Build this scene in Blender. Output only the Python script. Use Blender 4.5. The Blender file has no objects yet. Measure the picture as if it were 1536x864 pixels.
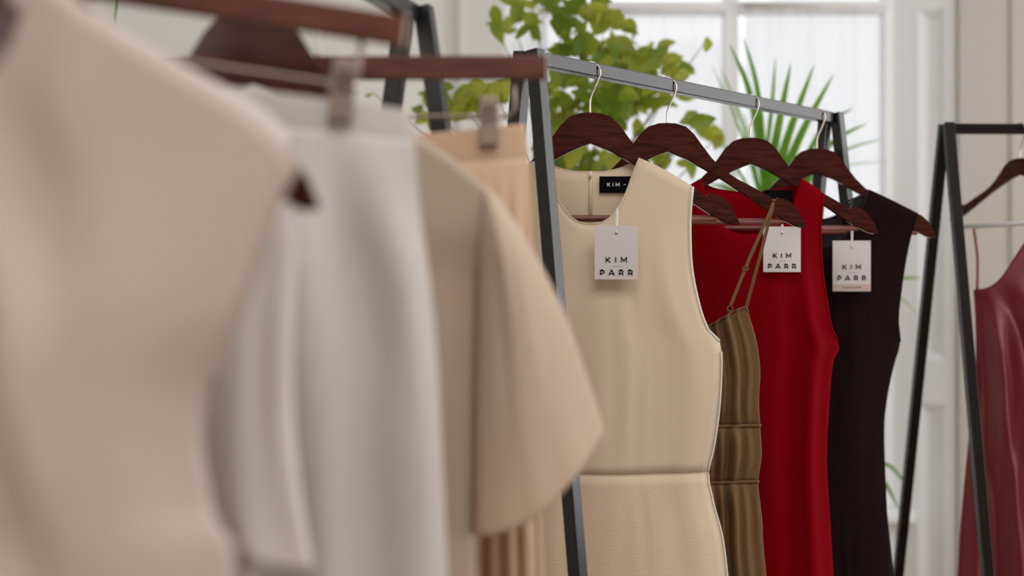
import bpy, bmesh, math, random
from mathutils import Vector, Matrix, noise
random.seed(7)
SC = bpy.context.scene
COL = SC.collection

# ------------------------------------------------------------------ camera, world, lights, exposure
EYE = 1.18
FPX = 2133.3                       # 50 mm lens on a 36 mm wide frame of 1536 px
cam_d = bpy.data.cameras.new('camera')
cam_d.lens = 50.0; cam_d.sensor_width = 36.0; cam_d.clip_start = 0.05
cam_d.dof.use_dof = True
cam_d.dof.focus_distance = 2.2
cam_d.dof.aperture_fstop = 2.5
cam = bpy.data.objects.new('camera', cam_d); COL.objects.link(cam)
cam.location = (0, 0, EYE); cam.rotation_euler = (math.pi/2, 0, 0)
SC.camera = cam

world = bpy.data.worlds.new('sky'); SC.world = world; world.use_nodes = True
bg = world.node_tree.nodes['Background']
bg.inputs[0].default_value = (0.965, 0.98, 1.0, 1); bg.inputs[1].default_value = 1.2

def area(name, loc, rot, sx, sy, power, color=(1, 1, 1)):
    l = bpy.data.lights.new(name, 'AREA'); l.shape = 'RECTANGLE'; l.size = sx; l.size_y = sy
    l.energy = power; l.color = color
    o = bpy.data.objects.new(name, l); o.location = loc; o.rotation_euler = rot; COL.objects.link(o); return o
# soft daylight of the windows on the camera's side of the room, then an added overhead fill
area('daylight_behind', (-2.45, -5.8, 1.75), (math.radians(90), 0, math.radians(-20)), 1.3, 1.9, 105, (1.0, 0.98, 0.96))
area('daylight_right', (3.1, 2.4, 1.7), (math.radians(90), 0, math.radians(90)), 3.4, 2.0, 66, (0.98, 0.99, 1.0))
area('overhead_fill', (0.5, 0.1, 2.97), (0, 0, 0), 2.2, 1.8, 52, (1.0, 0.97, 0.93))  # added soft fill from above to brighten the racks, no known ceiling lamp

SC.view_settings.view_transform = 'Standard'; SC.view_settings.look = 'None'
SC.view_settings.gamma = 1.0; SC.view_settings.use_curve_mapping = False
SC.view_settings.exposure = 0.0

# ------------------------------------------------------------------ helpers
def X(px, d): return (px - 768) * d / FPX
def Z(py, d): return EYE + (432 - py) * d / FPX
def P(px, py, d): return Vector((X(px, d), d, Z(py, d)))

class Frame:
    """an upright plane through (ox, oy) turned by yaw; pt() says where a sight line meets it"""
    def __init__(s, ox, oy, yaw=0.0):
        s.o = Vector((ox, oy)); s.u = Vector((math.cos(yaw), math.sin(yaw))); s.n = Vector((math.sin(yaw), -math.cos(yaw)))
    def pt(s, px, py):
        rx = (px - 768) / FPX
        # (o + a u).x = rx * (o + a u).y
        a = (rx * s.o.y - s.o.x) / (s.u.x - rx * s.u.y)
        d = s.o.y + a * s.u.y
        return (a, EYE + (432 - py) * d / FPX)
    def pts(s, l): return [s.pt(*p) for p in l]
    def w(s, a, z, out=0.0):          # out: towards the viewer's side
        q = s.o + s.u * a + s.n * out
        return Vector((q.x, q.y, z))

def lin(c): 
    def f(v):
        v /= 255.0
        return v/12.92 if v <= 0.04045 else ((v+0.055)/1.055)**2.4
    return tuple(f(v) for v in c)

class NT:
    def __init__(s, name):
        s.m = bpy.data.materials.new(name); s.m.use_nodes = True
        s.t = s.m.node_tree; s.t.nodes.clear()
        s.out = s.n('ShaderNodeOutputMaterial')
    def n(s, kind, **kw):
        nd = s.t.nodes.new(kind)
        for k, v in kw.items():
            if k in nd.inputs: nd.inputs[k].default_value = v
            else: setattr(nd, k, v)
        return nd
    def l(s, a, b): s.t.links.new(a, b)

def mat_simple(name, col, rough=0.5, metal=0.0, var=0.06, scale=20, spec=0.5, bump=0.0):
    t = NT(name)
    b = t.n('ShaderNodeBsdfPrincipled', Roughness=rough, Metallic=metal)
    b.inputs['Specular IOR Level'].default_value = spec
    tc = t.n('ShaderNodeTexCoord'); no = t.n('ShaderNodeTexNoise', Scale=scale, Detail=3.0)
    t.l(tc.outputs['Object'], no.inputs['Vector'])
    mp = t.n('ShaderNodeMapRange'); mp.inputs['To Min'].default_value = 1 - var; mp.inputs['To Max'].default_value = 1 + var
    t.l(no.outputs['Fac'], mp.inputs['Value'])
    hs = t.n('ShaderNodeHueSaturation'); hs.inputs['Color'].default_value = (*col, 1)
    t.l(mp.outputs['Result'], hs.inputs['Value']); t.l(hs.outputs['Color'], b.inputs['Base Color'])
    if bump:
        bp = t.n('ShaderNodeBump', Strength=bump, Distance=0.002)
        t.l(no.outputs['Fac'], bp.inputs['Height']); t.l(bp.outputs['Normal'], b.inputs['Normal'])
    t.l(b.outputs[0], t.out.inputs[0]); return t.m

def mat_fabric(name, col, trans=0.3, tcol=None, weave=900, bump=0.25, rough=0.9, sheen=0.15, slub=0.06, stretch=(1, 1, 6), see=0.0, spec=0.25):
    t = NT(name)
    b = t.n('ShaderNodeBsdfPrincipled', Roughness=rough)
    b.inputs['Sheen Weight'].default_value = sheen; b.inputs['Sheen Roughness'].default_value = 0.5
    b.inputs['Specular IOR Level'].default_value = spec
    tc = t.n('ShaderNodeTexCoord'); mpg = t.n('ShaderNodeMapping'); mpg.inputs['Scale'].default_value = stretch
    t.l(tc.outputs['Object'], mpg.inputs['Vector'])
    no = t.n('ShaderNodeTexNoise', Scale=weave, Detail=2.0); t.l(mpg.outputs[0], no.inputs['Vector'])
    n2 = t.n('ShaderNodeTexNoise', Scale=14.0, Detail=4.0); t.l(tc.outputs['Object'], n2.inputs['Vector'])
    mr = t.n('ShaderNodeMapRange'); mr.inputs['To Min'].default_value = 1 - slub; mr.inputs['To Max'].default_value = 1 + slub
    ad = t.n('ShaderNodeMath', operation='ADD'); t.l(no.outputs['Fac'], ad.inputs[0]); t.l(n2.outputs['Fac'], ad.inputs[1])
    hf = t.n('ShaderNodeMath', operation='MULTIPLY'); hf.inputs[1].default_value = 0.5; t.l(ad.outputs[0], hf.inputs[0])
    t.l(hf.outputs[0], mr.inputs['Value'])
    hs = t.n('ShaderNodeHueSaturation'); hs.inputs['Color'].default_value = (*col, 1)
    t.l(mr.outputs['Result'], hs.inputs['Value']); t.l(hs.outputs['Color'], b.inputs['Base Color'])
    bp = t.n('ShaderNodeBump', Strength=bump, Distance=0.0006)
    t.l(no.outputs['Fac'], bp.inputs['Height']); t.l(bp.outputs['Normal'], b.inputs['Normal'])
    sh = b.outputs[0]
    if trans:
        tr = t.n('ShaderNodeBsdfTranslucent'); tr.inputs['Color'].default_value = (*(tcol or col), 1)
        mx = t.n('ShaderNodeMixShader'); mx.inputs[0].default_value = trans
        t.l(sh, mx.inputs[1]); t.l(tr.outputs[0], mx.inputs[2]); sh = mx.outputs[0]
    if see:
        tp = t.n('ShaderNodeBsdfTransparent'); mx = t.n('ShaderNodeMixShader'); mx.inputs[0].default_value = see
        t.l(sh, mx.inputs[1]); t.l(tp.outputs[0], mx.inputs[2]); sh = mx.outputs[0]
    t.l(sh, t.out.inputs[0]); return t.m

def mat_satin(name, col):
    t = NT(name)
    b = t.n('ShaderNodeBsdfPrincipled', Roughness=0.36); b.inputs['Base Color'].default_value = (*col, 1)
    b.inputs['Specular IOR Level'].default_value = 0.8; b.inputs['Sheen Weight'].default_value = 0.12
    b.inputs['Sheen Tint'].default_value = (0.9, 0.35, 0.35, 1); b.inputs['Specular Tint'].default_value = (1, 0.6, 0.58, 1)
    tc = t.n('ShaderNodeTexCoord'); no = t.n('ShaderNodeTexNoise', Scale=500.0); t.l(tc.outputs['Object'], no.inputs['Vector'])
    bp = t.n('ShaderNodeBump', Strength=0.08, Distance=0.0004); t.l(no.outputs['Fac'], bp.inputs['Height']); t.l(bp.outputs['Normal'], b.inputs['Normal'])
    t.l(b.outputs[0], t.out.inputs[0]); return t.m

def mat_wood(name, c1, c2, rough=0.42, spec=0.5):
    t = NT(name)
    b = t.n('ShaderNodeBsdfPrincipled', Roughness=rough); b.inputs['Specular IOR Level'].default_value = spec
    tc = t.n('ShaderNodeTexCoord'); mpg = t.n('ShaderNodeMapping'); mpg.inputs['Scale'].default_value = (1.2, 9, 9)
    mpg.inputs['Rotation'].default_value = (0, math.radians(-32), 0)
    t.l(tc.outputs['Object'], mpg.inputs['Vector'])
    no = t.n('ShaderNodeTexNoise', Scale=18.0, Detail=6.0, Roughness=0.6, Distortion=0.6); t.l(mpg.outputs[0], no.inputs['Vector'])
    cr = t.n('ShaderNodeValToRGB'); cr.color_ramp.elements[0].position = 0.38; cr.color_ramp.elements[1].position = 0.62
    cr.color_ramp.elements[0].color = (*c1, 1); cr.color_ramp.elements[1].color = (*c2, 1)
    t.l(no.outputs['Fac'], cr.inputs[0]); t.l(cr.outputs[0], b.inputs['Base Color'])
    t.l(b.outputs[0], t.out.inputs[0]); return t.m

def mat_leaf(name, c1, c2, tc_, scale=9.0, trans=0.5):
    t = NT(name)
    b = t.n('ShaderNodeBsdfPrincipled', Roughness=0.45)
    tc = t.n('ShaderNodeTexCoord'); no = t.n('ShaderNodeTexNoise', Scale=scale, Detail=1.0); t.l(tc.outputs['Object'], no.inputs['Vector'])
    cr = t.n('ShaderNodeValToRGB'); cr.color_ramp.elements[0].position = 0.4; cr.color_ramp.elements[1].position = 0.62
    cr.color_ramp.elements[0].color = (*c1, 1); cr.color_ramp.elements[1].color = (*c2, 1)
    t.l(no.outputs['Fac'], cr.inputs[0]); t.l(cr.outputs[0], b.inputs['Base Color'])
    tr = t.n('ShaderNodeBsdfTranslucent')
    mc = t.n('ShaderNodeMix', data_type='RGBA'); mc.inputs[0].default_value = 0.55
    t.l(cr.outputs[0], mc.inputs[6]); mc.inputs[7].default_value = (*tc_, 1); t.l(mc.outputs[2], tr.inputs['Color'])
    mx = t.n('ShaderNodeMixShader'); mx.inputs[0].default_value = trans
    t.l(b.outputs[0], mx.inputs[1]); t.l(tr.outputs[0], mx.inputs[2]); t.l(mx.outputs[0], t.out.inputs[0]); return t.m

def mat_sheer(name):
    t = NT(name)
    tl = t.n('ShaderNodeBsdfTranslucent'); tl.inputs['Color'].default_value = (0.9, 0.9, 0.92, 1)
    df = t.n('ShaderNodeBsdfDiffuse'); df.inputs['Color'].default_value = (0.85, 0.85, 0.86, 1)
    tp = t.n('ShaderNodeBsdfTransparent'); tp.inputs['Color'].default_value = (0.97, 0.97, 0.98, 1)
    tc = t.n('ShaderNodeTexCoord'); w = t.n('ShaderNodeTexNoise', Scale=600.0); t.l(tc.outputs['Object'], w.inputs['Vector'])
    mr = t.n('ShaderNodeMapRange'); mr.inputs['To Min'].default_value = 0.45; mr.inputs['To Max'].default_value = 0.65; t.l(w.outputs['Fac'], mr.inputs['Value'])
    m1 = t.n('ShaderNodeMixShader'); m1.inputs[0].default_value = 0.3; t.l(tl.outputs[0], m1.inputs[1]); t.l(df.outputs[0], m1.inputs[2])
    m2 = t.n('ShaderNodeMixShader'); t.l(mr.outputs[0], m2.inputs[0]); t.l(m1.outputs[0], m2.inputs[1]); t.l(tp.outputs[0], m2.inputs[2])
    t.l(m2.outputs[0], t.out.inputs[0]); return t.m

def mat_glass(name):
    t = NT(name)
    g = t.n('ShaderNodeBsdfGlossy', Roughness=0.02); tp = t.n('ShaderNodeBsdfTransparent')
    fr = t.n('ShaderNodeFresnel', IOR=1.45); mx = t.n('ShaderNodeMixShader')
    t.l(fr.outputs[0], mx.inputs[0]); t.l(tp.outputs[0], mx.inputs[1]); t.l(g.outputs[0], mx.inputs[2]); t.l(mx.outputs[0], t.out.inputs[0]); return t.m

M = dict(
    wall=mat_simple('greige_wall', (0.47, 0.43, 0.39), 0.9, var=0.03, scale=3),
    pale_trim=mat_simple('stone_trim_paint', (0.78, 0.77, 0.75), 0.6, var=0.02, scale=4),
    white_wall=mat_simple('white_wall', (0.90, 0.90, 0.88), 0.85, var=0.02, scale=3),
    trim=mat_simple('white_trim_paint', (0.93, 0.95, 0.97), 0.45, var=0.02, scale=4),
    ceiling=mat_simple('ceiling_paint', (0.82, 0.81, 0.79), 0.9, var=0.02, scale=3),
    black_metal=mat_simple('black_powder_coat', (0.006, 0.0055, 0.0055), 0.26, 0.0, var=0.1, scale=60, spec=0.5),
    brown_metal=mat_simple('dark_bronze_powder_coat', (0.009, 0.006, 0.005), 0.34, 0.0, var=0.1, scale=60, spec=0.2),
    chrome=mat_simple('satin_chrome', (0.62, 0.56, 0.51), 0.25, 1.0, var=0.03),
    steel=mat_simple('brushed_clip_steel', (0.27, 0.215, 0.18), 0.45, 1.0, var=0.04),
    white_plastic=mat_simple('white_bar', (0.8, 0.8, 0.82), 0.35, 0.0, var=0.02),
    rubber=mat_simple('rubber', (0.02, 0.02, 0.02), 0.8),
    wood=mat_wood('mahogany_stained_wood', (0.032, 0.0075, 0.006), (0.072, 0.017, 0.012), 0.2, 0.18),
    wood_bar=mat_wood('reddish_brown_bar_wood', (0.070, 0.018, 0.012), (0.12, 0.034, 0.022), 0.5, 0.3),
    red_wood=mat_wood('reddish_dowel_wood', (0.12, 0.030, 0.022), (0.2, 0.055, 0.04), 0.45),
    cream=mat_fabric('cream_crepe', (0.80, 0.67, 0.51), 0.28, (0.80, 0.66, 0.48)),
    cream_knit=mat_fabric('cream_slub_knit', (0.82, 0.67, 0.50), 0.25, (0.80, 0.63, 0.45), weave=160, bump=0.9, slub=0.12, stretch=(1, 1, 5)),
    binding=mat_fabric('pale_binding', (0.83, 0.77, 0.68), 0.2),
    blush=mat_fabric('blush_cream_cotton', (0.60, 0.515, 0.46), 0.22, (0.78, 0.5, 0.38)),
    white=mat_fabric('white_cotton', (0.93, 0.91, 0.92), 0.42, (0.8, 0.72, 0.68)),
    offwhite=mat_fabric('off_white_linen', (0.68, 0.655, 0.64), 0.3, (0.75, 0.62, 0.52)),
    tan=mat_fabric('warm_cream_linen', (0.63, 0.525, 0.42), 0.32, (0.88, 0.58, 0.33)),
    peach=mat_fabric('pale_peach_pleat', (0.74, 0.58, 0.42), 0.38, (0.90, 0.54, 0.28)),
    olive=mat_fabric('olive_brown_viscose', (0.175, 0.098, 0.042), 0.15, (0.22, 0.12, 0.04), sheen=0.04, spec=0.15),
    red=mat_fabric('crimson_viscose', (0.225, 0.0003, 0.005), 0.22, (0.6, 0.002, 0.01), sheen=0.0, spec=0.06),
    plum=mat_fabric('dark_plum_sheer', (0.0125, 0.0035, 0.0045), 0.10, (0.08, 0.015, 0.02), sheen=0.0, spec=0.1, see=0.10, slub=0.3),
    lace=mat_fabric('black_lining', (0.008, 0.006, 0.008), 0.0, sheen=0.1),
    satin=mat_satin('burgundy_satin', (0.14, 0.012, 0.018)),
    card=mat_simple('white_card', (0.62, 0.58, 0.60), 0.6, var=0.01),
    ink=mat_simple('black_ink', (0.006, 0.006, 0.008), 0.8, var=0.0, spec=0.05),
    grey_ink=mat_simple('grey_ink', (0.35, 0.33, 0.33), 0.6, var=0.0),
    plum_ink=mat_simple('plum_ink', (0.16, 0.08, 0.08), 0.6, var=0.0),
    pink_band=mat_simple('pale_pink_print', (0.52, 0.40, 0.38), 0.6, var=0.0),
    label=mat_simple('black_woven_label', (0.004, 0.004, 0.006), 0.9, var=0.0, spec=0.05),
    label_ink=mat_simple('white_woven_thread', (0.75, 0.75, 0.75), 0.7, var=0.0),
    string=mat_simple('white_cord', (0.75, 0.73, 0.72), 0.8, var=0.0),
    leaf=mat_leaf('broad_leaf', (0.09, 0.19, 0.015), (0.40, 0.42, 0.06), (0.62, 0.70, 0.07), 7.0, 0.58),
    palm=mat_leaf('palm_leaf', (0.05, 0.19, 0.015), (0.15, 0.34, 0.03), (0.34, 0.66, 0.05), 5.0, 0.5),
    bark=mat_simple('grey_brown_bark', (0.12, 0.085, 0.055), 0.9, var=0.3, scale=40, bump=0.5),
    stem=mat_simple('green_stem', (0.10, 0.17, 0.03), 0.6),
    soil=mat_simple('potting_soil', (0.03, 0.02, 0.015), 1.0, var=0.4, scale=80, bump=1.0),
    terracotta=mat_simple('terracotta', (0.42, 0.17, 0.09), 0.85, var=0.1),
    basket=mat_simple('woven_seagrass', (0.38, 0.27, 0.15), 0.9, var=0.3, scale=120, bump=1.0),
    floor=mat_wood('pale_floorboards', (0.25, 0.17, 0.11), (0.38, 0.28, 0.19), 0.5),
    sheer=mat_sheer('white_voile'),
    glass=mat_glass('window_glass'),
)

def link(name, me, mat, parent=None, smooth=True):
    o = bpy.data.objects.new(name, me); COL.objects.link(o)
    if mat is not None and not me.materials: me.materials.append(mat)
    if smooth:
        for p in me.polygons: p.use_smooth = True
    if parent is not None: o.parent = parent
    return o
def mesh_from(verts, faces, name='m'):
    me = bpy.data.meshes.new(name); me.from_pydata([tuple(v) for v in verts], [], faces); me.update(); return me
def bm_mesh(bm, name='m'):
    me = bpy.data.meshes.new(name); bmesh.ops.recalc_face_normals(bm, faces=bm.faces); bm.to_mesh(me); bm.free(); return me
def thing(name, label, cat, loc=(0, 0, 0), rz=0, group=None):
    o = bpy.data.objects.new(name, None); COL.objects.link(o); o.empty_display_size = 0.05
    o.location = loc; o.rotation_euler = (0, 0, rz); o['label'] = label; o['category'] = cat
    if group: o['group'] = group
    return o
def localize(me, root):
    """move world-space mesh data into its thing's own space"""
    mw = Matrix.LocRotScale(root.location, root.rotation_euler, root.scale)
    me.transform(mw.inverted()); return me

def add_box(bm, c, s, rot=None):
    r = bmesh.ops.create_cube(bm, size=1.0)
    m = Matrix.Translation(Vector(c)) @ ((rot.to_4x4() if rot else Matrix.Identity(4))) @ Matrix.Diagonal((*s, 1))
    bmesh.ops.transform(bm, matrix=m, verts=r['verts']); return r['verts']
def bevel(bm, w, seg=2):
    bmesh.ops.bevel(bm, geom=[e for e in bm.edges if len(e.link_faces) == 2 and e.calc_face_angle(0) > 0.6], offset=w, segments=seg, affect='EDGES', profile=0.5)
def beam(a, b, w, h, bv=0.0015, up=Vector((0, 0, 1))):
    """square tube from a to b"""
    bm = bmesh.new(); a = Vector(a); b = Vector(b); d = (b - a); L = d.length; d.normalize()
    s = d.cross(up); s.normalize(); u = s.cross(d)
    rot = Matrix((d, s, u)).transposed()
    add_box(bm, (a + b) / 2, (L, w, h), rot); bevel(bm, bv)
    return bm
def tube_mesh(pts, r, seg=10, closed=False, name='t', radii=None):
    pts = [Vector(p) for p in pts]; n = len(pts); V = []; F = []
    prev = None
    for i, p in enumerate(pts):
        if closed: t = pts[(i+1) % n] - pts[i-1]
        else: t = pts[min(i+1, n-1)] - pts[max(i-1, 0)]
        if t.length < 1e-9: t = Vector((0, 0, 1))
        t.normalize()
        if prev is None:
            a = Vector((0, 1, 0)) if abs(t.y) < 0.9 else Vector((1, 0, 0))
            u = t.cross(a).normalized()
        else:
            u = (prev - t * prev.dot(t)).normalized()
        prev = u; v = t.cross(u); rr = radii[i] if radii else r
        for k in range(seg):
            an = 2*math.pi*k/seg
            V.append(p + (u*math.cos(an) + v*math.sin(an)) * rr)
    m = n if closed else n-1
    for i in range(m):
        for k in range(seg):
            a = i*seg+k; b = i*seg+(k+1) % seg; c = ((i+1) % n)*seg+(k+1) % seg; d = ((i+1) % n)*seg+k
            F.append((a, b, c, d))
    if not closed:
        F.append(tuple(range(seg))[::-1]); F.append(tuple((n-1)*seg+k for k in range(seg)))
    return mesh_from(V, F, name)
def smooth_path(pts, n=8):
    """Catmull-Rom through the given points"""
    pts = [Vector(p) for p in pts]; out = []
    for i in range(len(pts)-1):
        p0 = pts[max(i-1, 0)]; p1 = pts[i]; p2 = pts[i+1]; p3 = pts[min(i+2, len(pts)-1)]
        for k in range(n):
            t = k/n
            out.append(0.5*((2*p1)+(-p0+p2)*t+(2*p0-5*p1+4*p2-p3)*t*t+(-p0+3*p1-3*p2+p3)*t**3))
    out.append(pts[-1]); return out
def interp(pl, z):
    """s at height z on a polyline [(s, z)...] going down, smooth enough"""
    if z >= pl[0][1]: return pl[0][0]
    if z <= pl[-1][1]: return pl[-1][0]
    for (s0, z0), (s1, z1) in zip(pl, pl[1:]):
        if z0 >= z >= z1: return s0 + (s1-s0) * ((z0-z)/max(z0-z1, 1e-9))
    return pl[-1][0]
def smooth2(pl, n=6):
    q = smooth_path([(a, 0, b) for a, b in pl], n); return [(v.x, v.z) for v in q]
def resample(pl, n):
    L = [0]
    for a, b in zip(pl, pl[1:]): L.append(L[-1] + math.hypot(b[0]-a[0], b[1]-a[1]))
    out = []
    for i in range(n):
        t = L[-1]*i/(n-1); k = 0
        while k < len(L)-2 and L[k+1] < t: k += 1
        f = (t-L[k])/max(L[k+1]-L[k], 1e-9); a, b = pl[k], pl[k+1]
        out.append((a[0]+(b[0]-a[0])*f, a[1]+(b[1]-a[1])*f))
    return out
def ss(a, b, x):
    t = max(0, min(1, (x-a)/(b-a))); return t*t*(3-2*t)

def solidify(o, th=0.0012):
    m = o.modifiers.new('thickness', 'SOLIDIFY'); m.thickness = th; m.offset = 0
    return o

# ------------------------------------------------------------------ garments
def hang_garment(root, F, side_l, side_r, sh_l, neck_f, neck_b, sh_r, hem, mats, names, breaks=(), B=0.028, fold=0.006,
                 kfold=9.0, armpit_l=None, armpit_r=None, seed=0.0, fold_fn=None, ns=8, nn=34, rows=60, drape=0.12, cut_back=False):
    """a dress body: front and back panels joined at the shoulders and side seams.
    every outline is a list of (s, z) in the plane of the hanger; top runs left to right."""
    side_l = smooth2(side_l); side_r = smooth2(side_r)
    zs = max(side_l[0][1], side_r[0][1])
    al = armpit_l if armpit_l is not None else zs - 0.01
    ar = armpit_r if armpit_r is not None else zs - 0.01
    def cols(neck):
        a = resample(smooth2(sh_l, 4), ns); b = resample(smooth2(neck, 6), nn); c = resample(smooth2(sh_r, 4), ns)
        return a + b[1:-1] + c
    zb = [hem] + list(breaks)
    levels = list(breaks) + [hem]
    V = []; vid = {}
    parts = [[] for _ in levels]
    grids = []
    for side, neck in ((1, neck_f), (-1, neck_b)):
        cs = cols(neck); G = []
        for ci, (s0, z0) in enumerate(cs):
            c0 = 0.5*(interp(side_l, z0) + interp(side_r, z0))
            def half(z, u): 
                l = interp(side_l, z); r = interp(side_r, z); c = 0.5*(l+r); return c, 0.5*(r-l)
            c, w = half(z0, 0); u = max(-1, min(1, (s0-c)/max(w, 1e-6)))
            col = []; ztop = z0
            for li, zl in enumerate(levels):
                nr = max(8, int(rows*abs(ztop-zl)/(zs-hem)))
                for k in range(nr+1):
                    z = ztop + (zl-ztop)*k/nr
                    col.append((z, li))
                ztop = zl
            G.append((u, s0, z0, col))
        # all columns need the same row count per level: rebuild with fixed counts
        cnt = []
        zt = zs
        for zl in levels:
            cnt.append(max(8, int(rows*abs(zt-zl)/(zs-hem)))); zt = zl
        grid = []
        for (u, s0, z0, _) in G:
            colv = []; ztop = z0
            for li, zl in enumerate(levels):
                for k in range(cnt[li]+1):
                    z = ztop + (zl-ztop)*k/cnt[li]
                    c, w = half(z, 0)
                    s = c + u*w
                    dn = max(0, zs+0.03-z)                                   # how far below the shoulder
                    bul = 0.009 + (B-0.009)*ss(0.0, 0.22, dn)
                    edge = (1-abs(u)**2.6)
                    ap = ar if u > 0 else al
                    seam = ss(ap-0.002, ap+0.05, z)                          # armhole stays open above the armpit
                    y = bul*edge + 0.009*seam*(1-edge)
                    g = ss(0.03, 0.30, dn)
                    f = fold_fn(u, z, side) if fold_fn else 0.0
                    f += fold*g*(math.sin(kfold*u + seed + 1.3*math.sin(4*z+seed)) * 0.6 + noise.noise(Vector((u*3.2+seed*3, z*1.1, side*5.0+seed)))*1.3)
                    f += 0.0025*g*noise.noise(Vector((u*9, z*6, seed+side)))
                    f *= (1-abs(u)**6)
                    y = max(y + f, 0.003*(1 if z0 - z > 0.004 else 1)) if abs(u) < 0.999 else y
                    colv.append(F.w(s, z, side*y))
                ztop = zl
            grid.append(colv)
        grids.append((grid, cnt, [g[0] for g in G]))
    for li, zl in enumerate(levels):
        V = []; Fc = []
        idx = []
        for gi, (grid, cnt, us) in enumerate(grids):
            off = sum(c+1 for c in cnt[:li]); n = cnt[li]+1; base = len(V)
            for colv in grid: V.extend(colv[off:off+n])
            nc = len(grid); idx.append((base, n, nc))
            for a in range(nc-1):
                for k in range(n-1):
                    q = (base+a*n+k, base+a*n+k+1, base+(a+1)*n+k+1, base+(a+1)*n+k)
                    Fc.append(q if gi == 0 else q[::-1])
        (b0, n, nc), (b1, _, nc1) = idx
        for col_i, ap in ((0, al), (nc-1, ar)):                               # side seams
            c1 = col_i if col_i == 0 else nc1-1
            for k in range(n-1):
                if V[b0+col_i*n+k+1].z <= ap + 0.004:
                    q = (b0+col_i*n+k, b1+c1*n+k, b1+c1*n+k+1, b0+col_i*n+k+1)
                    Fc.append(q if col_i else q[::-1])
        if li == 0:                                                            # shoulder seams
            for a in list(range(ns-1)) + list(range(nc-ns, nc-1)):
                Fc.append((b0+a*n, b0+(a+1)*n, b1+(a+1)*n, b1+a*n))
        me = mesh_from(V, Fc); bm = bmesh.new(); bm.from_mesh(me)
        bmesh.ops.remove_doubles(bm, verts=bm.verts, dist=0.0002); me = bm_mesh(bm, names[li])
        solidify(link(names[li], localize(me, root), mats[li], root))
    # edge curves for bindings: front armhole right / left, neckline front
    g, cnt, us = grids[0]
    arm_r = [v for v in g[-1] if v.z > ar]; arm_l = [v for v in g[0] if v.z > al]
    gb = grids[1][0]
    arm_rb = [v for v in gb[-1] if v.z > ar]
    neck = [c[0] for c in g[ns-1:len(g)-ns+1]]
    neckb = [c[0] for c in gb[ns-1:len(gb)-ns+1]]
    seamr = [v for v in g[-1] if v.z <= ar]
    levelrow = []
    for li in range(len(levels)-1):
        off = sum(c+1 for c in cnt[:li+1])
        levelrow.append([c[off] for c in g])
    return dict(arm_r=arm_r, arm_l=arm_l, arm_rb=arm_rb, neck=neck, neckb=neckb, seam_r=seamr, rows=levelrow, front=g, back=gb)

def trim_tube(root, name, pts, r, mat, label=None):
    o = link(name, localize(tube_mesh(pts, r, 6), root), mat, root)
    if label: o['label'] = label
    return o

def loft(root, name, F, Lp, Rp, B, mat, fold=0.004, kfold=8, seed=0.0, droop=0.0, nr=70, nu=120, Bt=None, pleat=None, y_off=0.0, th=0.0012, ramp=.25, close_top=False):
    """a tube of cloth between a left and a right outline (same number of points, paired)"""
    Lp = smooth_path([(a, 0, b) for a, b in Lp], 10); Rp = smooth_path([(a, 0, b) for a, b in Rp], 10)
    n = len(Lp); V = []; Fc = []
    for i in range(n):
        t = i/(n-1); l, r = Lp[i], Rp[i]
        bt = (Bt if Bt is not None else B) * (1-ss(-ramp, ramp, t)) + B*(ss(-ramp, ramp, t))
        if Bt is not None: k0 = ss(-ramp, ramp, 0); k1 = (ss(-ramp, ramp, t)-k0)/(1-k0); bt = Bt*(1-k1) + B*k1
        for k in range(nu):
            an = 2*math.pi*k/nu; u = math.cos(an); w = math.sin(an)
            s = l.x + (r.x-l.x)*(u+1)/2; z = l.z + (r.z-l.z)*(u+1)/2 - droop*t*t*(1-u*u)
            y = bt*w
            f = fold*ss(0.0, 0.35, t)*(math.sin(kfold*u+seed+(2 if w < 0 else 0)+0.8*math.sin(3*t+seed)) + noise.noise(Vector((u*3+seed, t*2, 3 if w > 0 else 8))))
            if pleat: f += pleat[0]*ss(0.02, 0.3, t)*abs(math.sin(pleat[1]*u*0.5 + (1 if w < 0 else 0)))*1.0
            y += f*(abs(w)**0.5)*(1 if w > 0 else -1)
            V.append(F.w(s, z, y + y_off))
    for i in range(n-1):
        for k in range(nu):
            Fc.append((i*nu+k, (i+1)*nu+k, (i+1)*nu+(k+1) % nu, i*nu+(k+1) % nu))
    if close_top: Fc.append(tuple(range(nu)))
    me = mesh_from(V, Fc); o = link(name, localize(me, root), mat, root)
    return solidify(o, th)

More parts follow.
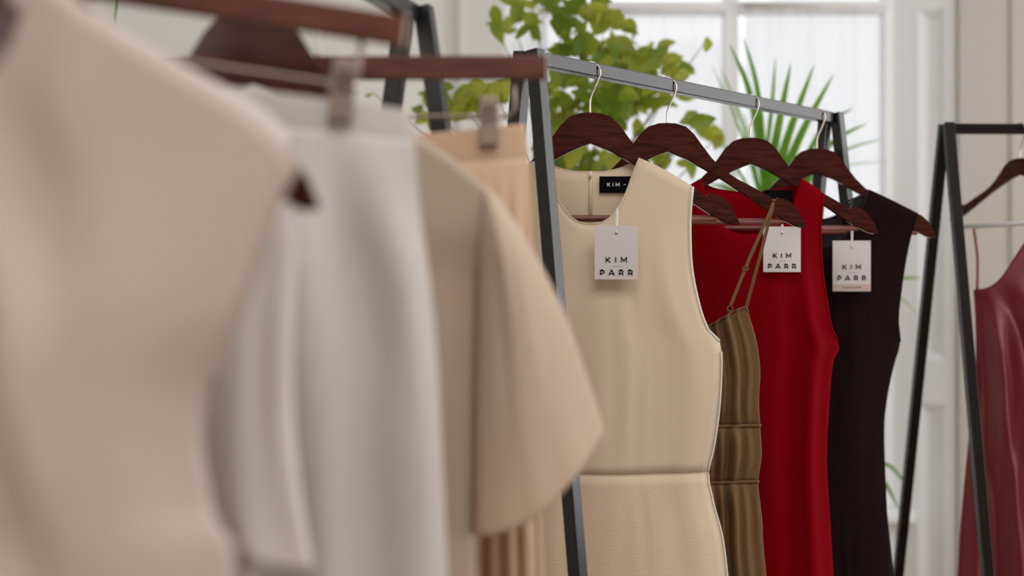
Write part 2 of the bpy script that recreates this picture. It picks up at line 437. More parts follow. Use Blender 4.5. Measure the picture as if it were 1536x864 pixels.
# ------------------------------------------------------------------ hangers
H_TOP = [(0, 0), (.014, -.0008), (.030, -.006), (.043, -.018), (.055, -.035), (.070, -.055), (.088, -.073), (.110, -.088), (.135, -.101), (.150, -.110),
         (.160, -.1155), (.1640, -.1165), (.1650, -.1205), (.1685, -.1225), (.1720, -.1200), (.1745, -.1180), (.182, -.119), (.193, -.124), (.203, -.133), (.212, -.147), (.2195, -.1635)]
H_BOT = [(.212, -.1655), (.200, -.1625), (.178, -.151), (.150, -.133), (.120, -.112), (.090, -.0915), (.060, -.074), (.030, -.0575), (.012, -.050), (0, -.0455)]
def coat_hanger(label, F, apex_z, rail_top, group, hook_h=None, zs=1.0, hs=1.0, bar='wood', th=0.012, hook_dx=0.0, wood='wood', xs=1.0, deep=0.0):
    o3 = F.w(0, apex_z)
    yaw = math.atan2(F.u.y, F.u.x)
    root = thing('coat_hanger', label, 'hanger', o3, yaw, group)
    right = [(a*hs*xs, b*zs*hs) for a, b in H_TOP] + [(a*hs*xs, b*zs*hs - deep*max(0, 1-a/.15)**.8) for a, b in H_BOT]
    def arm(side):
        bm = bmesh.new(); pts = right if side > 0 else [(-a, b) for a, b in right]
        vs = [bm.verts.new((a, -th/2, b)) for a, b in pts]
        # split into quads between top and bottom curves so the shading is clean
        f = bm.faces.new(vs); r = bmesh.ops.extrude_face_region(bm, geom=[f])
        bmesh.ops.translate(bm, verts=[v for v in r['geom'] if isinstance(v, bmesh.types.BMVert)], vec=(0, th, 0))
        bmesh.ops.recalc_face_normals(bm, faces=bm.faces)
        bmesh.ops.bevel(bm, geom=[e for e in bm.edges if len(e.link_faces) == 2 and e.calc_face_angle(0) > 1.2 and abs(e.verts[0].co.y-e.verts[1].co.y) < 1e-5 and not (abs(e.verts[0].co.x) < 1e-6 and abs(e.verts[1].co.x) < 1e-6)],
                        offset=0.0016, segments=2, affect='EDGES')
        return bm
    for side in (-1, 1):
        o = link('shoulder_arm', bm_mesh(arm(side)), M[wood], root, smooth=False)
    zb = -.155*zs*hs
    if bar == 'wood':
        link('trouser_bar', tube_mesh([(-.185*hs*xs, 0, zb), (.185*hs*xs, 0, zb)], .0048, 14), M['red_wood'], root)
    else:
        link('trouser_bar', tube_mesh([(-.20*hs*xs, 0, -.132), (.20*hs*xs, 0, -.132)], .0050, 14), M['white_plastic'], root)
    h = (rail_top - apex_z)                                                     # inner top of the hook rests on the rail
    r = .0155
    pts = [(0, 0, -.008), (0, 0, h-.058), (.002, 0, h-.048), (.0085, 0, h-.033), (.0145, 0, h-.018)]
    for k in range(0, 9):
        a = math.radians(-6 + k*24); pts.append((hook_dx + r*math.cos(a)*.98, 0, h+.0016-r + r*math.sin(a)))
    link('hook', tube_mesh(smooth_path(pts, 5), .0014, 8), M['chrome'], root)
    return root

def clip_hanger(label, F, bar_l, bar_r, rod_z_off, clips, rail_pt, group):
    """flat wooden skirt hanger: bar_l, bar_r are (s, z) of the bar's ends in F"""
    cs = (bar_l[0]+bar_r[0])/2; cz = (bar_l[1]+bar_r[1])/2
    root = thing('clip_hanger', label, 'hanger', F.w(cs, cz), math.atan2(F.u.y, F.u.x), group)
    roll = math.atan2(bar_r[1]-bar_l[1], bar_r[0]-bar_l[0]); L = math.hypot(bar_r[0]-bar_l[0], bar_r[1]-bar_l[1])
    R = Matrix.Rotation(-roll, 4, 'Y')
    bm = bmesh.new(); add_box(bm, (0, 0, 0), (L, .012, .0225)); bevel(bm, .0016)
    bm.transform(R); link('wooden_bar', bm_mesh(bm), M['wood_bar'], root, smooth=False)
    for sx in (-1, 1):
        bm = bmesh.new(); add_box(bm, (sx*(L/2+.0012), 0, 0), (.0024, .0135, .0235)); bevel(bm, .0006)
        bm.transform(R); link('end_cap', bm_mesh(bm), M['chrome'], root, smooth=False)
    zr = rod_z_off
    path = [(-L/2+.03, 0, -.010), (-L/2+.03, 0, zr+.006), (-L/2+.036, 0, zr), (L/2-.036, 0, zr), (L/2-.03, 0, zr+.006), (L/2-.03, 0, -.010)]
    me = tube_mesh(path, .0022, 8); me.transform(R); link('metal_rod', me, M['steel'], root)
    for c in clips:
        me_root = R @ Vector((c, 0, zr))
        bm = bmesh.new()
        for s in (-1, 1):
            v = add_box(bm, (0, s*.0092, -.005), (.0175, .0022, .048), Matrix.Rotation(s*math.radians(5), 3, 'X'))
        add_box(bm, (0, 0, .012), (.0165, .014, .006))
        for s in (-1, 1):                                                       # folded lips at the mouth of the clip
            add_box(bm, (0, s*.0086, -.028), (.0180, .004, .004))
        bevel(bm, .0009); bm.transform(R); bmesh.ops.translate(bm, verts=bm.verts, vec=me_root)
        o = link('clip', bm_mesh(bm), M['steel'], root, smooth=False)
        me = tube_mesh([Vector((-.012, 0, 0)) + me_root, Vector((.012, 0, 0)) + me_root], .0042, 12); link('clip_spring', me, M['chrome'], o)
        for s in (-1, 1):
            bm = bmesh.new()
            for k in range(5):
                add_box(bm, (0, s*.0112, .010-.004*k), (.013, .0012, .0014))
            bm.transform(R); bmesh.ops.translate(bm, verts=bm.verts, vec=me_root); link('clip_grip', bm_mesh(bm), M['steel'], o, smooth=False)
    rp = Vector((rail_pt[0], rail_pt[1], rail_pt[2])) - root.location
    ca, sa = math.cos(-root.rotation_euler.z), math.sin(-root.rotation_euler.z)
    lx = rp.x*ca - rp.y*sa; ly = rp.x*sa + rp.y*ca; h = rp.z
    pts = [(lx*.8, ly*.8, .008), (lx*.9, ly*.9, h-.05), (lx+.012, ly, h-.028), (lx+.016, ly, h-.015)]
    for k in range(1, 8):
        a = math.radians(k*25); pts.append((lx+.015*math.cos(a), ly, h+.0016-.015+.015*math.sin(a)))
    link('hook', tube_mesh(smooth_path(pts, 5), .0017, 8), M['chrome'], root)
    return root

# ------------------------------------------------------------------ room
def struct(name, me, mat, smooth=False):
    o = link(name, me, mat, None, smooth); o['kind'] = 'structure'; return o
def box_me(lo, hi, bv=0.0):
    bm = bmesh.new(); lo = Vector(lo); hi = Vector(hi); add_box(bm, (lo+hi)/2, hi-lo)
    if bv: bevel(bm, bv)
    return bm_mesh(bm)
YW = 4.6; YG = 4.71
XL, XR = -3.2, 3.2
struct('floor', box_me((XL, -6.2, -.1), (XR, 5.4, 0)), M['floor'])
struct('ceiling', box_me((XL, -6.2, 3.0), (XR, 5.4, 3.1)), M['ceiling'])
struct('wall_left', box_me((XL-.1, -6.2, 0), (XL, 5.4, 3.0)), M['white_wall'])
struct('wall_right', box_me((XR, -6.2, 0), (XR+.1, 5.4, 3.0)), M['wall'])
bm = bmesh.new()                                # wall behind the camera with its window opening
for lo, hi in (((XL, -6.3, 0), (-3.1, -6.2, 3)), ((-1.8, -6.3, 0), (XR, -6.2, 3)), ((-3.1, -6.3, 0), (-1.8, -6.2, .8)), ((-3.1, -6.3, 2.7), (-1.8, -6.2, 3))):
    lo = Vector(lo); hi = Vector(hi); add_box(bm, (lo+hi)/2, hi-lo)
struct('wall_front', bm_mesh(bm), M['wall'])
wx0, wx1 = X(757, YW), X(1434, YW)            # the window recess in the back wall
ax0 = X(683, YW)
struct('wall_back', box_me((wx1, YW, 0), (XR, YW+.1, 3.0)), M['wall'])
struct('wall_back_left', box_me((XL, YW, 0), (wx0, YW+.1, 3.0)), M['white_wall'])
struct('trim_1', box_me((ax0, YW-.025, 0), (wx0, YW-.001, 2.9), .004), M['pale_trim'])
struct('trim_2', box_me((ax0+.012, YW-.034, 0), (ax0+.03, YW-.024, 2.9), .003), M['pale_trim'])
struct('trim_3', box_me((wx1+.001, YW-.022, 0), (wx1+.028, YW-.001, 2.9), .004), M['wall'])
struct('trim_4', box_me((X(1515, YW), YW-.008, 0), (X(1528, YW), YW-.001, 2.9), .003), M['wall'])
struct('trim_5', box_me((wx0, YW-.02, 2.78), (wx1, YW+.3, 2.999), .003), M['trim'])
struct('baseboard_back', box_me((wx1+.03, YW-.02, .001), (XR-.001, YW-.001, .15), .003), M['trim'])
struct('baseboard_back_left', box_me((XL+.001, YW-.02, .001), (ax0-.01, YW-.001, .15), .003), M['trim'])
# splayed, panelled reveals
gx0, gx1 = X(800, YG), X(1346, YG)
def reveal(name, a, b, flip):
    """a: room-side edge (x, y); b: window-side edge; stiles, rails and sunk panels"""
    a = Vector(a); b = Vector(b); d = (b-a); L = d.length; d.normalize(); nrm = Vector((d.y, -d.x)) * (1 if flip else -1)   # faces into the opening
    bm = bmesh.new(); ang = math.atan2(d.y, d.x); rot = Matrix.Rotation(ang, 3, 'Z')
    def slab(t0, t1, z0, z1, o0, o1):
        c = a + d*(L*(t0+t1)/2) + nrm*((o0+o1)/2)
        add_box(bm, (c.x, c.y, (z0+z1)/2), (L*(t1-t0), abs(o1-o0), z1-z0), rot)
    t0, t1 = .17, .60
    slab(0, 1, .002, 2.78, -.05, -.022)
    for q0, q1 in ((0, t0), (t1, 1)): slab(q0, q1, .002, 2.78, -.022, 0)
    rails = ((.002, .20), (.60, .82), (1.98, 2.10), (2.66, 2.78)) if flip else ((.002, .16), (.80, .945), (2.09, 2.25), (2.66, 2.78))
    for z0, z1 in rails: slab(t0, t1, z0, z1, -.022, 0)
    for (_, z0), (z1, _) in zip(rails, rails[1:]):                       # wide sloping moulding round every sunk panel
        m = .028/L; zz = .028
        def q(t, z, o):
            c = a + d*(L*t) + nrm*o; return bm.verts.new((c.x, c.y, z))
        O = [q(t0, z0, 0), q(t1, z0, 0), q(t1, z1, 0), q(t0, z1, 0)]
        I = [q(t0+m, z0+zz, -.0215), q(t1-m, z0+zz, -.0215), q(t1-m, z1-zz, -.0215), q(t0+m, z1-zz, -.0215)]
        for k in range(4): bm.faces.new((O[k], O[(k+1) % 4], I[(k+1) % 4], I[k]))
    return struct(name, bm_mesh(bm), M['trim'])
reveal('wall_recess_right', (wx1-.001, YW+.001), (gx1-.012, YG), False)
reveal('wall_recess_left', (wx0+.001, YW+.001), (gx0+.012, YG), True)
# back wall around the sash: sill wall below, nothing but window above
struct('wall_back_below_window', box_me((gx0+.004, YG-.002, 0), (gx1-.004, YG+.1, .42)), M['trim'])
struct('trim_6', box_me((gx0-.03, YG-.11, .42), (gx1+.03, YG+.02, .455), .004), M['trim'])
struct('wall_back_right_of_window', box_me((gx1-.004, YG+.001, 0), (gx1+.5, YG+.1, 2.999)), M['white_wall'])
struct('wall_back_left_of_window', box_me((gx0-.5, YG+.001, 0), (gx0+.004, YG+.1, 2.999)), M['white_wall'])
def window(name, x0, x1, z0, z1, ts, mull):
    w = bpy.data.objects.new(name, None); COL.objects.link(w); w['kind'] = 'structure'
    w.location = ((x0+x1)/2, YG, z0)
    def part(nm, lo, hi, mt, bv=.004):
        me = box_me(lo, hi, bv); localize(me, w); return link(nm, me, mt, w, False)
    fw = .045
    part('window_frame', (x0, YG, z0), (x0+fw, YG+.07, z1), M['trim'])
    part('window_frame', (x1-fw, YG, z0), (x1, YG+.07, z1), M['trim'])
    part('window_frame', (x0+fw, YG, z0), (x1-fw, YG+.07, z0+fw), M['trim'])
    part('window_frame', (x0+fw, YG, z1-fw), (x1-fw, YG+.07, z1), M['trim'])
    for (m0, m1) in mull: part('mullion', (m0, YG-.005, z0+fw), (m1, YG+.065, z1-fw), M['trim'])
    for (t0, t1) in ts:
        xs = [x0+fw] + [v for m in mull for v in m] + [x1-fw]
        for i in range(0, len(xs), 2): part('transom', (xs[i], YG-.008, t0), (xs[i+1], YG+.062, t1), M['trim'])
    part('pane', (x0+fw, YG+.03, z0+fw), (x1-fw, YG+.034, z1-fw), M['glass'], 0)
    return w
mul = (X(1086, YG), X(1108, YG))
window('window_1', gx0, gx1, .456, 2.775, [(Z(20, YG), Z(2, YG))], [mul])

# voile hung across the sash below the transom
def voile(x0, x1, y, z0, z1, label, group):
    V = []; Fc = []; nx, nz = 260, 30
    for i in range(nx+1):
        for k in range(nz+1):
            x = x0+(x1-x0)*i/nx; t = k/nz; z = z1+(z0-z1)*t
            yy = y + .006*math.sin(x*60+1.5*math.sin(x*9)) + .003*math.sin(x*131+t)
            V.append((x + .004*math.sin(x*70), yy, z))
    for i in range(nx):
        for k in range(nz):
            a = i*(nz+1)+k; Fc.append((a, a+1, a+nz+2, a+nz+1))
    root = thing('sheer_curtain', label, 'curtain', ((x0+x1)/2, y, z0), 0, group)
    link('voile_panel', localize(mesh_from(V, Fc), root), M['sheer'], root)
    link('curtain_rod', localize(tube_mesh([(x0-.01, y, z1+.005), (x1+.01, y, z1+.005)], .005, 8), root), M['white_plastic'], root)
    link('rod_pocket', localize(tube_mesh([(x0, y, z1+.004), (x1, y, z1+.004)], .011, 10), root), M['string'], root)
    return root
voile(gx0+.02, mul[0]-.012, YG-.045, .50, Z(20, YG), 'white sheer voile panel on the left half of the tall window, behind the leafy tree', None)
voile(mul[1]+.012, gx1-.05, YG-.045, .50, Z(14, YG), 'white sheer voile panel on the right half of the tall window, behind the palm', None)

# ------------------------------------------------------------------ garment racks
RZ = EYE + .32
def rack(label, A, B, za, spread_a, spread_b, tw=.02, mat='black_metal'):
    """A, B ends (x, y); spread: foot offset of the (front, rear) leg from the end, as vectors"""
    A = Vector(A); B = Vector(B); mid = (A+B)/2
    root = thing('garment_rack', label, 'clothes rack', (mid.x, mid.y, 0))
    a3 = Vector((A.x, A.y, za)); b3 = Vector((B.x, B.y, za)); d = (b3-a3).normalized()
    link('rail', localize(bm_mesh(beam(a3, b3, tw, tw)), root), M[mat], root, False)
    for end, sp, sgn in ((a3, spread_a, -1), (b3, spread_b, 1)):
        feet = []
        for s in sp:
            s = Vector((s[0], s[1], 0)); n = s.normalized()
            top = end + n*tw*.55 + Vector((0, 0, tw*.5)) + d*sgn*tw*.5
            foot = Vector((end.x, end.y, 0.012)) + s + d*sgn*tw*.5
            o = link('leg', localize(bm_mesh(beam(top, foot, tw, tw, up=d)), root), M[mat], root, False)
            bm = bmesh.new(); add_box(bm, (foot.x, foot.y, .007), (.03, .03, .014)); bevel(bm, .003)
            link('foot_cap', localize(bm_mesh(bm), root), M['rubber'], o, False); feet.append(foot)
        za2 = .16; t = 1 - (za2)/za
        q = [Vector((end.x, end.y, 0))*(1-t) + Vector((f.x, f.y, 0))*t for f in feet]
        link('brace', localize(bm_mesh(beam((q[0].x, q[0].y, za2), (q[1].x, q[1].y, za2), tw*.8, tw*.8)), root), M[mat], root, False)
    return root
A_near, A_far = Vector((.030, 1.985)), Vector((.594, 2.67))
pA = Vector((.77, -.63))
rack('black metal A-frame rack in the middle carrying the cream, red and plum dresses', A_near, A_far, RZ,
     [pA*.165, -pA*.165], [(.17, -.015), (-.12, .10)])
B_far = Vector((-.117, 1.66)); dB = Vector((.254, .967)); B_near = B_far - dB*1.25
pB = Vector((.967, -.254))
rack('black metal A-frame rack at the left with white and cream clothes, nearest the camera', B_near, B_far, RZ,
     [pB*.23, -pB*.23], [pB*.23, -pB*.23])
C_l = Vector((X(1427, 2.87), 2.87)); C_r = Vector((C_l.x+1.05, 2.90))
rack('dark bronze A-frame rack at the right holding the burgundy satin dress', C_l, C_r, RZ+.001,
     [(.02, -.36), (-.035, .42)], [(.02, -.38), (-.02, .38)], mat='brown_metal')
def railB(y): return B_far.x - (B_far.y-y)*dB.x/dB.y

# ------------------------------------------------------------------ hangers on the middle rack
GA = 'dark wooden coat hangers on the middle rack'
def on_rail(px):
    r = (px-768)/FPX; e = A_far - A_near; t = (r*A_near.y - A_near.x)/(e.x - r*e.y); q = A_near + e*t
    return Frame(q.x, q.y - .002)
F1, F2, F3, F4 = on_rail(885), on_rail(1000), on_rail(1125), on_rail(1225)
AZ = EYE + .258
coat_hanger('dark wooden coat hanger inside the cream sleeveless dress', F1, AZ-.001, RZ+.01, GA)
coat_hanger('dark wooden coat hanger holding the olive brown strappy dress', F2, AZ+.002, RZ+.01, GA)
coat_hanger('dark wooden coat hanger inside the bright red dress', F3, AZ, RZ+.01, GA)
coat_hanger('dark wooden coat hanger inside the dark plum dress, farthest on its rail', F4, AZ, RZ+.01, GA)

# ------------------------------------------------------------------ lettering and tags
def text_mesh(s, size, spacing=1.0, bold=0.0):
    c = bpy.data.curves.new('txt', 'FONT'); c.body = s; c.size = size; c.align_x = 'CENTER'; c.align_y = 'CENTER'
    c.space_character = spacing; c.offset = bold; c.extrude = 0.0002; c.resolution_u = 3
    o = bpy.data.objects.new('txt', c); COL.objects.link(o)
    dg = bpy.context.evaluated_depsgraph_get(); me = bpy.data.meshes.new_from_object(o.evaluated_get(dg))
    bpy.data.objects.remove(o); bpy.data.curves.remove(c); me.materials.clear()
    me.transform(Matrix.Rotation(math.pi/2, 4, 'X')); return me
def arc(cx, cz, r, a0, a1, n=8, sx=1.0): return [(cx+sx*r*math.cos(math.radians(a0+(a1-a0)*k/n)), cz+r*math.sin(math.radians(a0+(a1-a0)*k/n))) for k in range(n+1)]
GLYPH = {'K': (.95, [[(.1, 0), (.1, 1)], [(.85, 1), (.12, .36)], [(.34, .56), (.9, 0)]]),
         'I': (.2, [[(.1, 0), (.1, 1)]]),
         'M': (1.2, [[(.1, 0), (.1, 1), (.6, .28), (1.1, 1), (1.1, 0)]]),
         'P': (.85, [[(.1, 0), (.1, .93), (.5, .93)] + arc(.5, .63, .30, 90, -90) + [(.1, .33)]]),
         'A': (1.1, [[(.0, 0), (.55, 1), (1.1, 0)], [(.24, .27), (.86, .27)]]),
         'R': (.9, [[(.1, 0), (.1, .93), (.5, .93)] + arc(.5, .64, .29, 90, -90) + [(.1, .35)], [(.5, .35), (.86, 0)]])}
def letters(word, cap, gap, w):
    bm = bmesh.new(); tot = sum(GLYPH[c][0] for c in word)*cap + gap*(len(word)-1); x = -tot/2
    for c in word:
        adv, strokes = GLYPH[c]
        for st in strokes:
            P_ = [Vector((x+a*cap, 0, (b-.5)*cap)) for a, b in st]; n = len(P_); V1 = []
            for i, p in enumerate(P_):
                t0 = (p-P_[i-1]).normalized() if i else None; t1 = (P_[i+1]-p).normalized() if i < n-1 else None
                t = ((t0 or t1)+(t1 or t0)).normalized(); nn = Vector((-t.z, 0, t.x)); k = w/2/max(.45, nn.dot(Vector((-(t1 or t0).z, 0, (t1 or t0).x))))
                V1.append((bm.verts.new(p+nn*k), bm.verts.new(p-nn*k)))
            for (a, b), (c2, d2) in zip(V1, V1[1:]): bm.faces.new((a, b, d2, c2))
        x += adv*cap + gap
    r = bmesh.ops.extrude_face_region(bm, geom=list(bm.faces)); bmesh.ops.translate(bm, verts=[v for v in r['geom'] if isinstance(v, bmesh.types.BMVert)], vec=(0, -.0003, 0))
    return bm_mesh(bm)
def put(me, x, y, z): me.transform(Matrix.Translation((x, y, z))); return me

def swing_tag(label, px0, py0, px1, py1, d, string_top, rz=0.0, footer=False, hang=None, text_off=0.0):
    x0, x1 = X(px0, d), X(px1, d); zt, zb = Z(py0, d), Z(py1, d); w = x1-x0; h = zt-zb
    root = thing('swing_tag', label, 'tag', ((x0+x1)/2, d, zb), rz, 'white card swing tags')
    bm = bmesh.new(); add_box(bm, (0, 0, h/2), (w, .0009, h)); link('card', bm_mesh(bm), M['card'], root, False)
    hh = h if not footer else h*.92
    f = w/.0605
    zz = {False: (.36, .125), True: (.48, .26)}[footer]
    link('lettering', put(letters('KIM', .0072*f, .0064*f, .0016*f), 0.0, -.0008, h*zz[0]), M['ink'], root, False)
    link('lettering', put(letters('PARR', .0072*f, .0062*f, .0016*f), 0.0, -.0008, h*zz[1]), M['ink'], root, False)
    bm = bmesh.new(); add_box(bm, (0, -.0007, h*(zz[0]+zz[1])/2), (w*.2, .0004, .0005)); link('dash', bm_mesh(bm), M['grey_ink'], root, False)
    me = tube_mesh([(0, -.0012, h-.011*f), (0, .0012, h-.011*f)], .0017, 10); link('eyelet', me, M['plum_ink'], root, False)
    if footer:
        bm = bmesh.new(); add_box(bm, (0, -.0007, h*.075), (w, .0005, h*.13)); link('printed_band', bm_mesh(bm), M['pink_band'], root, False)
        bm = bmesh.new()
        for k in range(9): add_box(bm, (-w*.22+w*.055*k, -.0012, h*.075), (w*.035, .0004, .0022))
        link('small_print', bm_mesh(bm), M['plum_ink'], root, False)
    top = Vector(string_top) - root.location
    ca, sa = math.cos(-rz), math.sin(-rz); top = Vector((top.x*ca-top.y*sa, top.x*sa+top.y*ca, top.z))
    hole = Vector((0, -.002, h-.011*f))
    for s in (-1, 1):
        mid = (hole+top)/2 + Vector((s*.0012, 0, 0))
        link('string', tube_mesh(smooth_path([hole, mid, top], 5), .0009, 6), M['string'], root)
    return root

# ------------------------------------------------------------------ cream sleeveless dress (middle rack, first)
def mir(pts, c=0.0): return [(2*c-a, b) for a, b in pts]
def tank(label, cat, name, F, outline, neck_f, neck_b, sh, hem, mats, names, armpit, **kw):
    """all outlines given as right-hand photo points, mirrored about the hanger's centre"""
    side_r = F.pts(outline); side_l = mir(side_r)
    side_r2 = side_r + [(side_r[-1][0]*1.06+.01, hem)]; side_l2 = mir(side_r2)
    shp = F.pts(sh)                               # inner shoulder -> outer shoulder
    nf = F.pts(neck_f); nb = F.pts(neck_b)        # centre -> inner shoulder
    full = lambda n: mir(n)[::-1] + n[1:]
    root = thing(name, label, cat, F.w(0, shp[0][1]), math.atan2(F.u.y, F.u.x))
    z = F.pt(*armpit)[1]
    g = hang_garment(root, F, side_l2, side_r2, mir(shp)[::-1], full(nf), full(nb), shp, hem, mats, names, armpit_l=z, armpit_r=z, **kw)
    return root, g

r1, g1 = tank('sleeveless cream dress with a scoop neck and waist seam, in sharp focus', 'dress', 'sleeveless_dress', F1,
    [(1038, 281), (1034, 330), (1036, 400), (1048, 460), (1062, 496), (1081, 519), (1080, 600), (1071, 670), (1062, 711), (1070, 755), (1091, 864)],
    [(885, 337), (905, 333), (922, 318), (937, 292), (949, 260), (958, 238)],
    [(885, 257), (905, 257), (930, 252), (946, 245), (958, 238)],
    [(958, 238), (985, 250), (1012, 265), (1038, 281)], .38, [M['cream'], M['cream_knit']], ['bodice', 'skirt'], (1081, 519),
    breaks=[F1.pt(1062, 709)[1]], B=.030, fold=.0035, kfold=7, seed=1.2,
    fold_fn=lambda u, z, s: .004*math.exp(-((u-.72-.25*(1.2-z))/.06)**2)*ss(1.30, 1.15, z) if s > 0 else 0.0)
trim_tube(r1, 'armhole_binding', g1['arm_r'], .0022, M['binding']); trim_tube(r1, 'armhole_binding', g1['arm_l'], .0022, M['binding'])
trim_tube(r1, 'armhole_binding', g1['arm_rb'], .0018, M['binding'])
trim_tube(r1, 'neck_binding', [v+Vector((0, -.0006, 0)) for v in g1['neck']], .0011, M['cream']); trim_tube(r1, 'neck_binding', g1['neckb'], .0011, M['cream'])
trim_tube(r1, 'side_seam', g1['seam_r'], .0016, M['binding']); trim_tube(r1, 'waist_seam', [v+Vector((0, -.0002, 0)) for v in g1['rows'][0]], .0009, M['cream'])
# back neck label and zip, on the inner face of the back panel
lab_d = F1.o.y + .006
bm = bmesh.new(); add_box(bm, (X(935.5, lab_d), lab_d, Z(277, lab_d)), (X(972, lab_d)-X(899, lab_d), .0008, Z(264, lab_d)-Z(289, lab_d)))
lab = link('brand_label', localize(bm_mesh(bm), r1), M['label'], r1, False); lab['label'] = 'black woven neck label with white lettering'
for word, wx in (('KIM', 920), ('PARR', 957)):
    link('label_lettering', localize(put(letters(word, .0048, .0034, .0009), X(wx, lab_d), lab_d-.0008, Z(277, lab_d)), r1), M['label_ink'], lab, False)
bm = bmesh.new(); add_box(bm, (X(937, lab_d), lab_d-.0008, Z(277, lab_d)), (.003, .0004, .0008)); link('label_dash', localize(bm_mesh(bm), r1), M['label_ink'], lab, False)
zp = [Vector((X(886, lab_d), lab_d+.003, Z(y, lab_d))) for y in (258, 290, 330)]
z_o = trim_tube(r1, 'zip', zp, .0022, M['cream'])
link('zip_puller', localize(tube_mesh([P(886, 258, lab_d-.001), P(885, 266, lab_d-.001)], .0022, 8), r1), M['binding'], z_o)

swing_tag('white swing tag hanging on the front of the cream sleeveless dress', 892, 338, 957, 419, 2.035, P(926, 312, 2.055))

# ------------------------------------------------------------------ olive strappy dress
zr2 = F2.pt(1118, 462)[1]; 
r2 = thing('slip_dress', 'olive brown strappy dress with gathered bodice and elastic waist bands', 'dress', F2.w(0, zr2), 0)
b1z = F2.pt(1140, 638)[1]; b2z = F2.pt(1137, 722)[1]
sr = F2.pts([(1122, 470), (1134, 510), (1140, 556), (1138, 600), (1140, 640), (1142, 685), (1137, 724), (1143, 780), (1149, 864)]) + [(.20, .30)]
def olive_fold(u, z, s):
    g = 1.0
    for zz in (b1z, b2z): g *= 1 - .85*math.exp(-((z-zz)/.012)**2)
    pinch = -.010*sum(math.exp(-((z-zz)/.016)**2) for zz in (b1z, b2z))
    return g*(.0078*math.sin(46*u+2.2*noise.noise(Vector((u*2, z*7, s)))) + .0050*math.sin(23*u+1+3*z)) + pinch
top2 = F2.pts([(1000, 505), (1030, 500), (1060, 490), (1078, 480), (1094, 470), (1110, 463), (1118, 461), (1122, 468)])
top2l = mir(top2)[::-1]
g2 = hang_garment(r2, F2, mir(sr), sr, top2l[:2], top2l[1:] + top2[1:-1], mir(F2.pts([(1000, 520), (1060, 520), (1110, 500)]))[::-1] + F2.pts([(1000, 520), (1060, 520), (1116, 475)])[1:], top2[-2:], .30,
    [M['olive']]*3, ['bodice', 'waist_panel', 'skirt'], breaks=[b1z, b2z], B=.030, fold=.003, kfold=8, seed=2.0, fold_fn=olive_fold, armpit_l=zr2-.01, armpit_r=zr2-.01, nn=150, ns=4, rows=90)
for row in g2['rows']: trim_tube(r2, 'elastic_band', [v+Vector((0, -.0012, 0)) for v in row], .0026, M['olive'])
trim_tube(r2, 'neck_binding', [c[0]+Vector((0, -.001, 0)) for c in g2['front']], .0018, M['olive'])
def ribbon(root, name, pts, w, th, mat, side=Vector((1, 0, 0))):
    pts = [Vector(p) for p in pts]; V = []; Fc = []
    for i, p in enumerate(pts):
        t = (pts[min(i+1, len(pts)-1)]-pts[max(i-1, 0)]).normalized(); s = (side - t*side.dot(t)).normalized(); n = t.cross(s)
        for a, b in ((-1, -1), (1, -1), (1, 1), (-1, 1)): V.append(p + s*a*w/2 + n*b*th/2)
    for i in range(len(pts)-1):
        for k in range(4): Fc.append((i*4+k, i*4+(k+1) % 4, (i+1)*4+(k+1) % 4, (i+1)*4+k))
    Fc += [(3, 2, 1, 0), tuple((len(pts)-1)*4+k for k in range(4))]
    me = mesh_from(V, Fc); bm = bmesh.new(); bm.from_mesh(me); me = bm_mesh(bm)
    return link(name, localize(me, root), mat, root, False)
for sgn in (1, -1):
    m = (lambda v: v) if sgn > 0 else (lambda v: Vector((2*F2.o.x - v.x, v.y, v.z)))
    d0 = F2.o.y
    top = m(P(1161, 301, d0))
    ribbon(r2, 'strap', [m(P(1119, 462, d0+.01)), m(P(1140, 385, d0-.004)), m(P(1157, 318, d0-.0085)), top + Vector((0, -.002, .002)), top + Vector((0, .008, .001))], .0052, .0012, M['olive'])
    ribbon(r2, 'strap', [m(P(1096, 458, d0-.022)), m(P(1124, 388, d0-.016)), m(P(1156, 316, d0-.0105)), top + Vector((0, -.003, .002))], .0052, .0012, M['olive'])
    c = m(P(1095, 463, d0-.023)); ring = [c + Vector((.0042*math.cos(a), 0, .0042*math.sin(a))) for a in [2*math.pi*k/18 for k in range(18)]]
    link('strap_ring', localize(tube_mesh(ring, .0010, 6, closed=True), r2), M['olive'], r2)
    c = m(P(1118, 403, d0-.018))
    link('strap_slider', localize(tube_mesh([c + Vector((.0045*math.cos(a), -.001, .0035*math.sin(a))) for a in [2*math.pi*k/18 for k in range(18)]], .0009, 6, closed=True), r2), M['olive'], r2)

# ------------------------------------------------------------------ red dress
r3, g3 = tank('bright red sleeveless dress between the olive and plum dresses', 'dress', 'sleeveless_dress', F3,
    [(1234, 291), (1229, 340), (1231, 400), (1238, 450), (1245, 490), (1259, 520), (1249, 545), (1243, 620), (1240, 690), (1245, 780), (1250, 864)],
    [(1125, 352), (1150, 350), (1172, 335), (1186, 310), (1194, 288), (1200, 268)],
    [(1125, 288), (1150, 287), (1175, 283), (1190, 277), (1200, 268)],
    [(1200, 268), (1218, 279), (1234, 291)], .34, [M['red']], ['dress_body'], (1257, 519), B=.032, fold=.006, kfold=6, seed=4.0,
    fold_fn=lambda u, z, s: (.020*math.exp(-((u-.74)/.09)**2) - .014*math.exp(-((u-.48)/.14)**2) + .006*math.exp(-((u-.1)/.1)**2)) * ss(1.33, .95, z) if s > 0 else 0.0)
trim_tube(r3, 'armhole_binding', g3['arm_r'], .0022, M['red']); trim_tube(r3, 'armhole_binding', g3['arm_rb'], .0016, M['red'])
trim_tube(r3, 'neck_binding', g3['neckb'], .0016, M['red'])
ld = F3.o.y + .004
